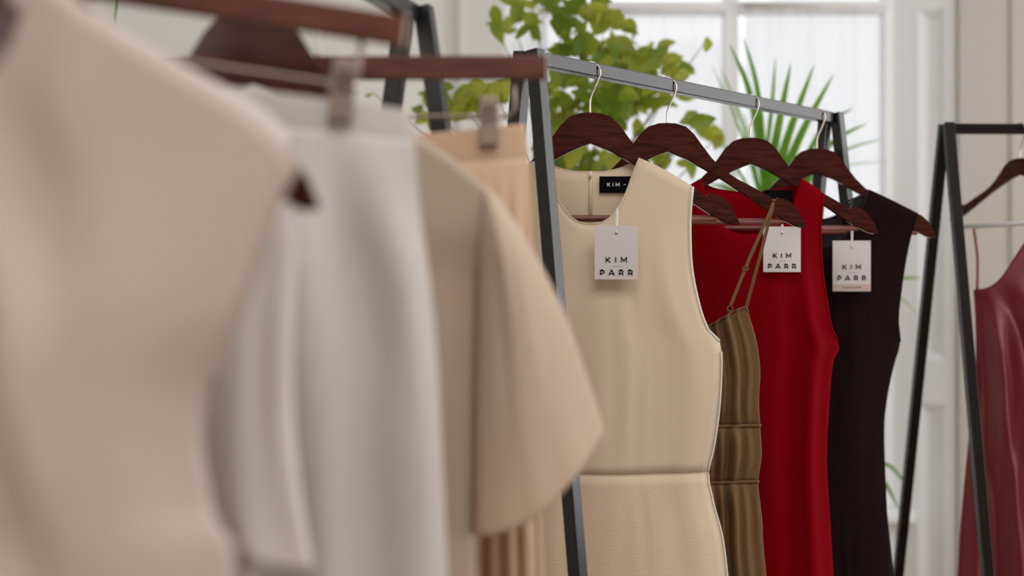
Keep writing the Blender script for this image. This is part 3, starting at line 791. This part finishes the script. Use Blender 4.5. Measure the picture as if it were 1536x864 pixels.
bm = bmesh.new(); add_box(bm, (X(1167, ld), ld, Z(294, ld)), (X(1190, ld)-X(1146, ld), .0008, .020)); lb3 = link('brand_label', localize(bm_mesh(bm), r3), M['label'], r3, False)
lb3['label'] = 'black woven neck label'
swing_tag('white swing tag in front of the red dress, beside the olive straps', 1145, 340, 1201, 408, 2.40, P(1173, 318, 2.42))

# ------------------------------------------------------------------ plum dress
r4, g4 = tank('dark plum sheer sleeveless dress, the farthest garment on the middle rack', 'dress', 'sleeveless_dress', F4,
    [(1374, 320), (1366, 345), (1357, 385), (1350, 430), (1345, 480), (1350, 514), (1340, 550), (1330, 600), (1326, 650), (1329, 740), (1335, 864)],
    [(1225, 372), (1250, 366), (1272, 346), (1288, 318), (1302, 285)],
    [(1225, 330), (1250, 326), (1275, 312), (1290, 300), (1302, 285)],
    [(1302, 285), (1328, 297), (1352, 309), (1374, 320)], .30, [M['plum']], ['dress_body'], (1350, 514), B=.026, fold=.006, kfold=7, seed=6.5)
trim_tube(r4, 'armhole_binding', g4['arm_r'], .0018, M['plum']); trim_tube(r4, 'armhole_binding', g4['arm_rb'], .0018, M['plum'])
trim_tube(r4, 'neck_binding', g4['neck'], .0016, M['lace']); trim_tube(r4, 'neck_binding', g4['neckb'], .0022, M['lace'])
for k in range(3):
    dd = F4.o.y - .012
    trim_tube(r4, 'hanging_loop', smooth_path([P(1234+8*k, 296+6*k, dd), P(1252+6*k, 308+5*k, dd-.004), P(1272+5*k, 302+3*k, dd), P(1292, 293, dd)], 5), .0022, M['lace'])
swing_tag('white swing tag with a pale pink footer on the plum dress', 1249, 361, 1306, 437, 2.570, P(1278, 330, 2.59), footer=True)

# ------------------------------------------------------------------ left rack: clothes close to the camera
GB = 'dark wooden coat hangers on the left rack'
FB1 = Frame(railB(.80), .80); FB2 = Frame(railB(.90), .90); FB4 = Frame(X(378, 1.255), 1.255)
coat_hanger('dark wooden coat hanger inside the blush cream dress, nearest of all hangers', FB1, EYE+.211, RZ+.01, GB, xs=.92)
coat_hanger('dark wooden coat hanger whose dark tip pokes out beside the blush dress', FB2, EYE+.214, RZ+.01, GB, xs=.89)
coat_hanger('dark wooden coat hanger of the cream short sleeved top, its hump under the skirt bar', FB4, EYE+.246, RZ+.01, GB, xs=.95, zs=1.10, deep=.016)

def half_garment(label, cat, name, F, outline, sh, hem, neck_drop, mats, names, armpit_z=None, **kw):
    side_r = F.pts(outline) + [(F.pt(*outline[-1])[0]+.01, hem)]
    shp = F.pts(sh); inner = shp[0]
    nf = [(0, inner[1]-neck_drop), (inner[0]*.45, inner[1]-neck_drop*.93), (inner[0]*.8, inner[1]-neck_drop*.55), inner]
    nb = [(0, inner[1]-.02), (inner[0]*.5, inner[1]-.018), inner]
    full = lambda n: mir(n)[::-1] + n[1:]
    root = thing(name, label, cat, F.w(0, inner[1]), 0)
    g = hang_garment(root, F, mir(side_r), side_r, mir(shp)[::-1], full(nf), full(nb), shp, hem, mats, names, armpit_l=armpit_z, armpit_r=armpit_z, **kw)
    return root, g
def blush_fold(u, z, s):
    if s < 0: return 0
    g = ss(.52, .44, u)
    return .006*math.exp(-((u-.42)/.03)**2) + .010*g*math.sin(34*z+17*u)*ss(1.32, 1.18, z)*ss(.9, 1.0, z)
rb1, gb1 = half_garment('sleeveless blush cream dress nearest the camera, out of focus', 'dress', 'sleeveless_dress', FB1,
    [(446, 250), (421, 298), (400, 360), (378, 425), (345, 515), (314, 590), (302, 650), (310, 720), (325, 790), (352, 870)],
    [(60, -45), (130, 12), (200, 58), (270, 100), (350, 150), (425, 212), (446, 248)], .62, .09, [M['blush']], ['dress_body'],
    armpit_z=FB1.pt(314, 590)[1], B=.030, fold=.005, kfold=6, seed=3.0, fold_fn=blush_fold, ns=14)
trim_tube(rb1, 'armhole_binding', gb1['arm_r'], .0016, M['blush'])
rb2, gb2 = half_garment('white cotton top with a long flutter sleeve behind the blush dress', 'top', 'cotton_top', FB2,
    [(440, 212), (420, 300), (400, 420), (385, 560), (380, 864)],
    [(140, 20), (200, 55), (262, 92), (330, 128), (395, 165), (440, 212)], .70, .08, [M['white']], ['body'], armpit_z=FB2.pt(400, 400)[1], B=.022, fold=.004, kfold=8, seed=5, ns=14)
loft(rb2, 'sleeve', FB2, FB2.pts([(352, 300), (320, 360), (285, 480), (268, 620), (272, 720), (290, 770)]),
     FB2.pts([(446, 305), (446, 350), (440, 450), (438, 600), (450, 740), (468, 850)]), .013, M['white'], fold=.0022, kfold=5, seed=2.2, droop=.008, Bt=.008)

# cream top with short bell sleeve
rb4, gb4 = half_garment('warm cream top with a wide short sleeve, in front of the pleated skirt', 'top', 'short_sleeved_top', FB4,
    [(737, 292), (728, 340), (720, 420), (716, 550), (714, 700), (713, 864)],
    [(560, 165), (610, 193), (660, 225), (700, 256), (737, 288)], .70, .09, [M['tan']], ['body'], armpit_z=FB4.pt(720, 420)[1], B=.026, fold=.005, kfold=9, seed=7.0, ns=12)
loft(rb4, 'sleeve', FB4, FB4.pts([(722, 281), (719, 400), (716, 550), (714, 700), (714, 800)]),
     FB4.pts([(746, 294), (800, 378), (846, 470), (880, 565), (906, 645)]), .034, M['tan'], fold=.004, kfold=4.2, seed=.6, droop=.022, Bt=.014)
cuff_L, cuff_R = FB4.pt(714, 800), FB4.pt(906, 645)

# skirt hangers
FS1 = Frame(X(605, 1.08), 1.08, math.radians(12)); 
e_r = FS1.pt(604, 47); e_m = FS1.pt(300, 0); sl = (e_r[1]-e_m[1])/(e_r[0]-e_m[0])
e_l = (e_r[0]-.43, e_r[1]-.43*sl)
mid1 = ((e_l[0]+e_r[0])/2)
hc = FS1.w(mid1, 0)
clip_s = FS1.pt(525, 115)[0] - mid1
ch1 = clip_hanger('brown wooden clip hanger holding the off-white skirt, tilted, at the top left', FS1, e_l, e_r, -.047, [clip_s/math.cos(math.atan(sl)), -clip_s-.02],
                  (railB(hc.y), hc.y, RZ+.01), 'wooden clip hangers')
rs = thing('midi_skirt', 'off-white linen skirt clipped by its waistband beside the blush dress', 'skirt', FS1.w(mid1, FS1.pt(560, 150)[1]), math.radians(12))
loft(rs, 'waistband', FS1, FS1.pts([(318, 128), (312, 155), (306, 185)]), FS1.pts([(614, 166), (618, 190), (621, 215)]), .0055, M['offwhite'], fold=0, nu=100)
loft(rs, 'skirt_panel', FS1, FS1.pts([(306, 183), (290, 300), (270, 430), (260, 580), (250, 740), (240, 900), (230, 1150)]),
     FS1.pts([(621, 213), (627, 300), (641, 400), (653, 520), (660, 650), (666, 780), (674, 960)]), .034, M['offwhite'], fold=.009, kfold=7.5, seed=1.9, Bt=.0060, nu=200, ramp=.7)

FS2 = Frame(X(612, 1.38), 1.38, 0.0)
q_r = FS2.pt(818, 101.5); q_l = (q_r[0]-.43, q_r[1]-.001)
mid2 = (q_l[0]+q_r[0])/2; c2 = FS2.pt(733, 150)[0] - mid2
clip_hanger('brown wooden clip hanger holding the peach pleated skirt, level, at the top centre', FS2, q_l, q_r, -.047, [c2, -c2], (railB(1.38), 1.38, RZ+.01), 'wooden clip hangers')
rt = thing('pleated_skirt', 'pale peach pleated skirt clipped by the waist behind the cream top', 'skirt', FS2.w(mid2, FS2.pt(700, 190)[1]), 0)
loft(rt, 'waistband', FS2, FS2.pts([(520, 214), (518, 240), (516, 262)]), FS2.pts([(787, 186), (790, 215), (792, 240)]), .0055, M['peach'], fold=0.0)
loft(rt, 'skirt_panel', FS2, FS2.pts([(516, 259), (505, 400), (500, 550), (498, 700), (495, 864), (492, 1150)]),
     FS2.pts([(792, 238), (797, 350), (802, 470), (806, 600), (810, 740), (815, 900)]), .026, M['peach'], fold=.003, kfold=9, seed=.3, Bt=.0060, pleat=(.012, 40), nu=320)

# ------------------------------------------------------------------ right rack: burgundy satin dress
yawC = math.atan2(-.90, .43)
apexC = Vector((X(1530, 2.872), 2.872))
FC = Frame(apexC.x, apexC.y, yawC)
coat_hanger('dark wooden coat hanger with a white bar on the right-hand rack', FC, EYE+.262, RZ+.011, None, zs=.80, bar='white', hs=.90)
class Flip(Frame): pass
rc = thing('slip_dress', 'burgundy satin slip dress hanging from the right-hand rack', 'dress', FC.w(0, EYE), yawC)
FC2 = Frame(apexC.x, apexC.y, math.radians(-28))
sL = FC2.pts([(1461, 436), (1463, 480), (1464, 530), (1462, 580), (1455, 640), (1447, 720), (1440, 800), (1436, 864)]) 
s0 = FC2.pt(1536, 400)[0]
sLd = [(a, b) for a, b in sL] + [(sL[-1][0]-.03, .32)]
cs = .045
sRd = [(2*cs-a, b) for a, b in sLd]
def satin_fold(u, z, s):
    return .012*math.sin(10*u+5*(z-1.0)+.8*math.sin(7*z))*ss(1.20, 1.0, z) + .010*math.sin(24*(z-1.15) - 9*abs(u-.3))*ss(.98, 1.08, z)*ss(1.22, 1.1, z)*(1-u*u)
nk = FC2.pts([(1461, 436), (1464, 434)]), FC2.pts([(1464, 434), (1482, 431), (1500, 419), (1517, 395), (1536, 366), (1549, 352)])
nkm = [(2*cs-a, b) for a, b in nk[1]][::-1]
front_neck = nk[1] + [(cs, nk[1][-1][1]+.002)] + nkm
gC = hang_garment(rc, FC2, sLd, sRd, nk[0], front_neck, [(nk[1][0][0], nk[1][0][1]), (cs, nk[1][0][1]-.06), (nkm[-1][0], nkm[-1][1])], [(2*cs-a, b) for a, b in nk[0]][::-1], .32,
    [M['satin']], ['dress_body'], armpit_l=sLd[0][1]-.03, armpit_r=sLd[0][1]-.03, B=.030, fold=.010, kfold=7, seed=8.0, fold_fn=satin_fold, ns=4, nn=60, rows=110)
tipb = FC.w(-.165, EYE+.262-.135*.9)
for (ya) in (0,):
    p0 = FC2.w(nk[0][1][0]+.004, nk[0][1][1], .008)
    pt = P(1461, 343, 3.0)
    trim_tube(rc, 'strap', smooth_path([p0, (p0+pt)/2 + Vector((.004, 0, 0)), pt], 6), .0032, M['satin'])
    p1 = FC2.w(cs + .12, nk[0][1][1]+.03, .0); trim_tube(rc, 'strap', [p1, FC.w(.15, EYE+.262-.11)], .0025, M['satin'])

# ------------------------------------------------------------------ plants
def pot(root, x, y, r, h, mat, z0=0.0):
    bm = bmesh.new(); prof = [(r*.72, 0), (r*.76, .01), (r*.93, h*.8), (r*1.04, h*.82), (r*1.04, h), (r*.94, h), (r*.9, h*.9)]
    n = 40; rings = []
    for rr, z in prof: rings.append([bm.verts.new((x+rr*math.cos(2*math.pi*k/n), y+rr*math.sin(2*math.pi*k/n), z0+z)) for k in range(n)])
    for a, b in zip(rings, rings[1:]):
        for k in range(n): bm.faces.new((a[k], a[(k+1) % n], b[(k+1) % n], b[k]))
    bm.faces.new(rings[0][::-1])
    link('pot', localize(bm_mesh(bm), root), mat, root)
    bm = bmesh.new(); bmesh.ops.create_circle(bm, cap_ends=True, radius=r*.9, segments=32); bmesh.ops.translate(bm, verts=bm.verts, vec=(x, y, z0+h*.91))
    link('soil', localize(bm_mesh(bm), root), M['soil'], root, False)
def leaf(V, Fc, base, dirv, nrm, L, W, curl=0.15, fold=.25, n=7, shape=0):
    d = dirv.normalized(); s = d.cross(nrm).normalized(); u = s.cross(d)
    b0 = len(V)
    for i in range(n+1):
        t = i/n
        w = W*(math.sin(math.pi*min(1, t**.8))**.85 if shape == 0 else (min(1, t*6)**.6)*(1-t)**.75)
        c = base + d*L*t - u*curl*L*t*t
        V.append(c - s*w*.5 + u*w*fold); V.append(c); V.append(c + s*w*.5 + u*w*fold)
    for i in range(n):
        for k in range(2): a = b0+i*3+k; Fc.append((a, a+1, a+4, a+3))
rnd = random.Random(11)
TX, TY = X(890, 3.45), 3.45
tree = thing('potted_tree', 'tall leafy yellow-green potted tree behind the middle rack, in front of the window', 'plant', (TX, TY, 0))
pot(tree, TX, TY, .20, .36, M['basket'])
trunk = smooth_path([(TX, TY, .3), (TX+.02, TY, .7), (TX-.01, TY+.01, 1.1), (TX-.05, TY, 1.35), (TX-.06, TY, 1.52)], 8)
link('trunk', localize(tube_mesh(trunk, .015, 10, radii=[.020-.013*i/(len(trunk)-1) for i in range(len(trunk))]), tree), M['bark'], tree)
V = []; Fc = []
clusters = [  # px, py, rx, ry, leaves
    (800, 15, 60, 42, 30), (770, 30, 30, 25, 10), (838, 25, 28, 30, 14), (905, 50, 45, 40, 44), (880, 5, 30, 24, 12), (930, 90, 45, 28, 44), (985, 90, 38, 34, 34), (1012, 105, 20, 18, 10),
    (870, 85, 40, 25, 20), (745, 38, 14, 10, 3), (690, 150, 52, 22, 40), (650, 165, 30, 18, 12), (740, 135, 30, 18, 16), (845, 165, 40, 60, 60), (900, 150, 60, 40, 60), (835, 225, 30, 30, 20),
    (950, 140, 50, 25, 34), (1000, 140, 40, 20, 14), (1045, 180, 30, 12, 6), (920, 215, 60, 40, 40), (870, 240, 50, 16, 24), (1010, 235, 40, 26, 26), (1075, 205, 20, 10, 4), (560, 140, 8, 4, 1),
    (1060, 60, 8, 8, 1), (840, 310, 60, 60, 30), (950, 300, 70, 60, 30)]
tw = []
for (px, py, rx, ry, n) in clusters:
    cd = TY + rnd.uniform(-.15, .15); c = P(px, py, cd)
    h0 = trunk[min(len(trunk)-1, max(6, int((c.z-.3-.25)/1.6*len(trunk))))]
    midp = (h0+c)/2 + Vector((0, rnd.uniform(-.04, .04), -.02))
    tw.append([h0, midp, c])
    for k in range(int(n*.8+.5)):
        a = rnd.uniform(0, 2*math.pi); rr = math.sqrt(rnd.random())
        d = cd + rnd.uniform(-.16, .16)
        b = P(px + rx*rr*math.cos(a), py + ry*rr*math.sin(a), d)
        out = (b-c); out.y *= .5
        dv = (out.normalized() if out.length > 1e-3 else Vector((1, 0, 0)))*.7 + Vector((rnd.uniform(-.8, .8), rnd.uniform(-.6, .6), rnd.uniform(-.7, .35)))
        nr = Vector((rnd.uniform(-.6, .6), -1.0, rnd.uniform(-.1, 1.1)))
        L = rnd.uniform(.045, .072); base = b - dv.normalized()*L*.5
        leaf(V, Fc, base, dv, nr, L, L*rnd.uniform(.48, .62), curl=rnd.uniform(0, .3), fold=rnd.uniform(.05, .25))
link('foliage', localize(mesh_from(V, Fc), tree), M['leaf'], tree)
for p in tw:
    q = smooth_path(p, 6); link('branch', localize(tube_mesh(q, .002, 6, radii=[.0035-.0026*i/(len(q)-1) for i in range(len(q))]), tree), M['bark'], tree)

# palm: leaflets fan out from a frond that comes up behind the hangers
PX, PY = X(1140, 3.6), 3.6
palm = thing('potted_palm', 'green potted palm with long narrow leaflets in front of the window', 'plant', (PX, PY, 0))
pot(palm, PX, PY, .17, .32, M['terracotta'])
def blade(V, Fc, pts, W, nrm=Vector((0, -1, 0)), n=12):
    q = smooth_path(pts, 6); b0 = len(V); m = len(q)
    for i, p in enumerate(q):
        t = i/(m-1); d = (q[min(i+1, m-1)]-q[max(i-1, 0)]).normalized(); s = d.cross(nrm).normalized(); u = s.cross(d)
        w = W*(.45+.55*min(1, t*3))*(1-t**2.4)
        V.append(p-s*w/2+u*w*.25); V.append(p); V.append(p+s*w/2+u*w*.25)
    for i in range(m-1):
        for k in range(2): a = b0+i*3+k; Fc.append((a, a+1, a+4, a+3))
def frond(root, stem, leaflets, wmul=1.0):
    q = smooth_path(stem, 8); fr = link('frond_stem', localize(tube_mesh(q, .004, 8, radii=[.007-.005*i/(len(q)-1) for i in range(len(q))]), root), M['stem'], root)
    V = []; Fc = []
    for base, mid, tip, w, d0, d1 in leaflets:
        pb = P(*base, d0); pt = P(*tip, d1); pm = P(*mid, (d0+d1)/2-.02)
        blade(V, Fc, [pb, pm, pt], w*wmul*.85*3.6/FPX, nrm=Vector((rnd.uniform(-.35, .35), -1, rnd.uniform(-.1, .3))))
    link('leaflets', localize(mesh_from(V, Fc), root), M['palm'], fr)
frond(palm, [(PX, PY, .28), (PX+.02, PY-.02, .8), P(1140, 440, 3.55), P(1148, 380, 3.5), P(1150, 325, 3.5)], [
    ((1150, 340), (1114, 207), (1066, 94), 7, 3.5, 3.75), ((1152, 340), (1118, 200), (1080, 98), 7, 3.5, 3.72), ((1150, 330), (1127, 155), (1093, 64), 15, 3.5, 3.4), ((1152, 330), (1138, 145), (1114, 54), 11, 3.5, 3.45),
    ((1146, 250), (1157, 160), (1163, 84), 9, 3.5, 3.5), ((1142, 335), (1166, 200), (1187, 92), 17, 3.5, 3.35), ((1146, 330), (1182, 205), (1222, 95), 17, 3.5, 3.4), ((1150, 330), (1197, 210), (1251, 110), 17, 3.5, 3.4),
    ((1175, 330), (1225, 205), (1281, 161), 12, 3.5, 3.5), ((1190, 310), (1240, 222), (1302, 184), 12, 3.5, 3.45), ((1200, 290), (1260, 230), (1325, 208), 7, 3.55, 3.8), ((1200, 290), (1265, 250), (1335, 243), 4, 3.6, 3.95),
    ((1150, 340), (1110, 260), (1075, 200), 7, 3.5, 3.7), ((1150, 345), (1195, 280), (1240, 250), 12, 3.5, 3.5), ((1148, 345), (1105, 290), (1060, 275), 12, 3.5, 3.6), ((1150, 345), (1190, 310), (1225, 300), 12, 3.5, 3.5),
    ((1151, 330), (1134, 230), (1098, 130), 5, 3.55, 3.8)])
frond(palm, [(PX, PY, .28), (PX+.1, PY, .7), P(1240, 520, 3.6), P(1290, 440, 3.6)], [
    ((1290, 440), (1335, 420), (1384, 417), 10, 3.6, 3.6), ((1285, 450), (1345, 445), (1378, 475), 4, 3.6, 3.7), ((1285, 455), (1320, 470), (1340, 530), 10, 3.6, 3.6), ((1285, 430), (1300, 380), (1340, 340), 7, 3.6, 3.65)])
frond(palm, [(PX, PY, .28), (PX+.12, PY, .45), P(1265, 700, 3.6), P(1310, 690, 3.6)], [
    ((1310, 690), (1340, 703), (1370, 745), 7, 3.6, 3.6), ((1308, 700), (1330, 730), (1350, 768), 9, 3.6, 3.6), ((1305, 700), (1315, 760), (1325, 820), 9, 3.6, 3.6), ((1300, 690), (1320, 650), (1322, 620), 9, 3.6, 3.6)])

# tall grassy plant far left, one blade hangs into view above the blush dress
LX, LY = -1.05, 3.0
gp = thing('potted_plant', 'green plant at the top left, only a thin drooping leaf tip showing', 'plant', (LX, LY, 0))
bm = bmesh.new()
seat = []
pot(gp, LX, LY, .13, .24, M['terracotta'], z0=0.0)
V = []; Fc = []
blade(V, Fc, [(LX, LY, .2), (LX-.02, LY, 1.3), (LX+.05, LY, 2.0), P(182, -60, 3.0), P(176, 0, 3.0), P(170, 46, 3.0)], .016)
for k in range(9):
    a = rnd.uniform(math.pi*.6, math.pi*1.6); r = rnd.uniform(.1, .35); h = rnd.uniform(1.0, 1.9)
    blade(V, Fc, [(LX, LY, .2), (LX+.2*r*math.cos(a), LY+.2*r*math.sin(a), h*.6), (LX+.6*r*math.cos(a), LY+.6*r*math.sin(a), h), (LX+r*math.cos(a), LY+r*math.sin(a), h*.9)], .018)
link('leaves', localize(mesh_from(V, Fc), gp), M['palm'], gp)
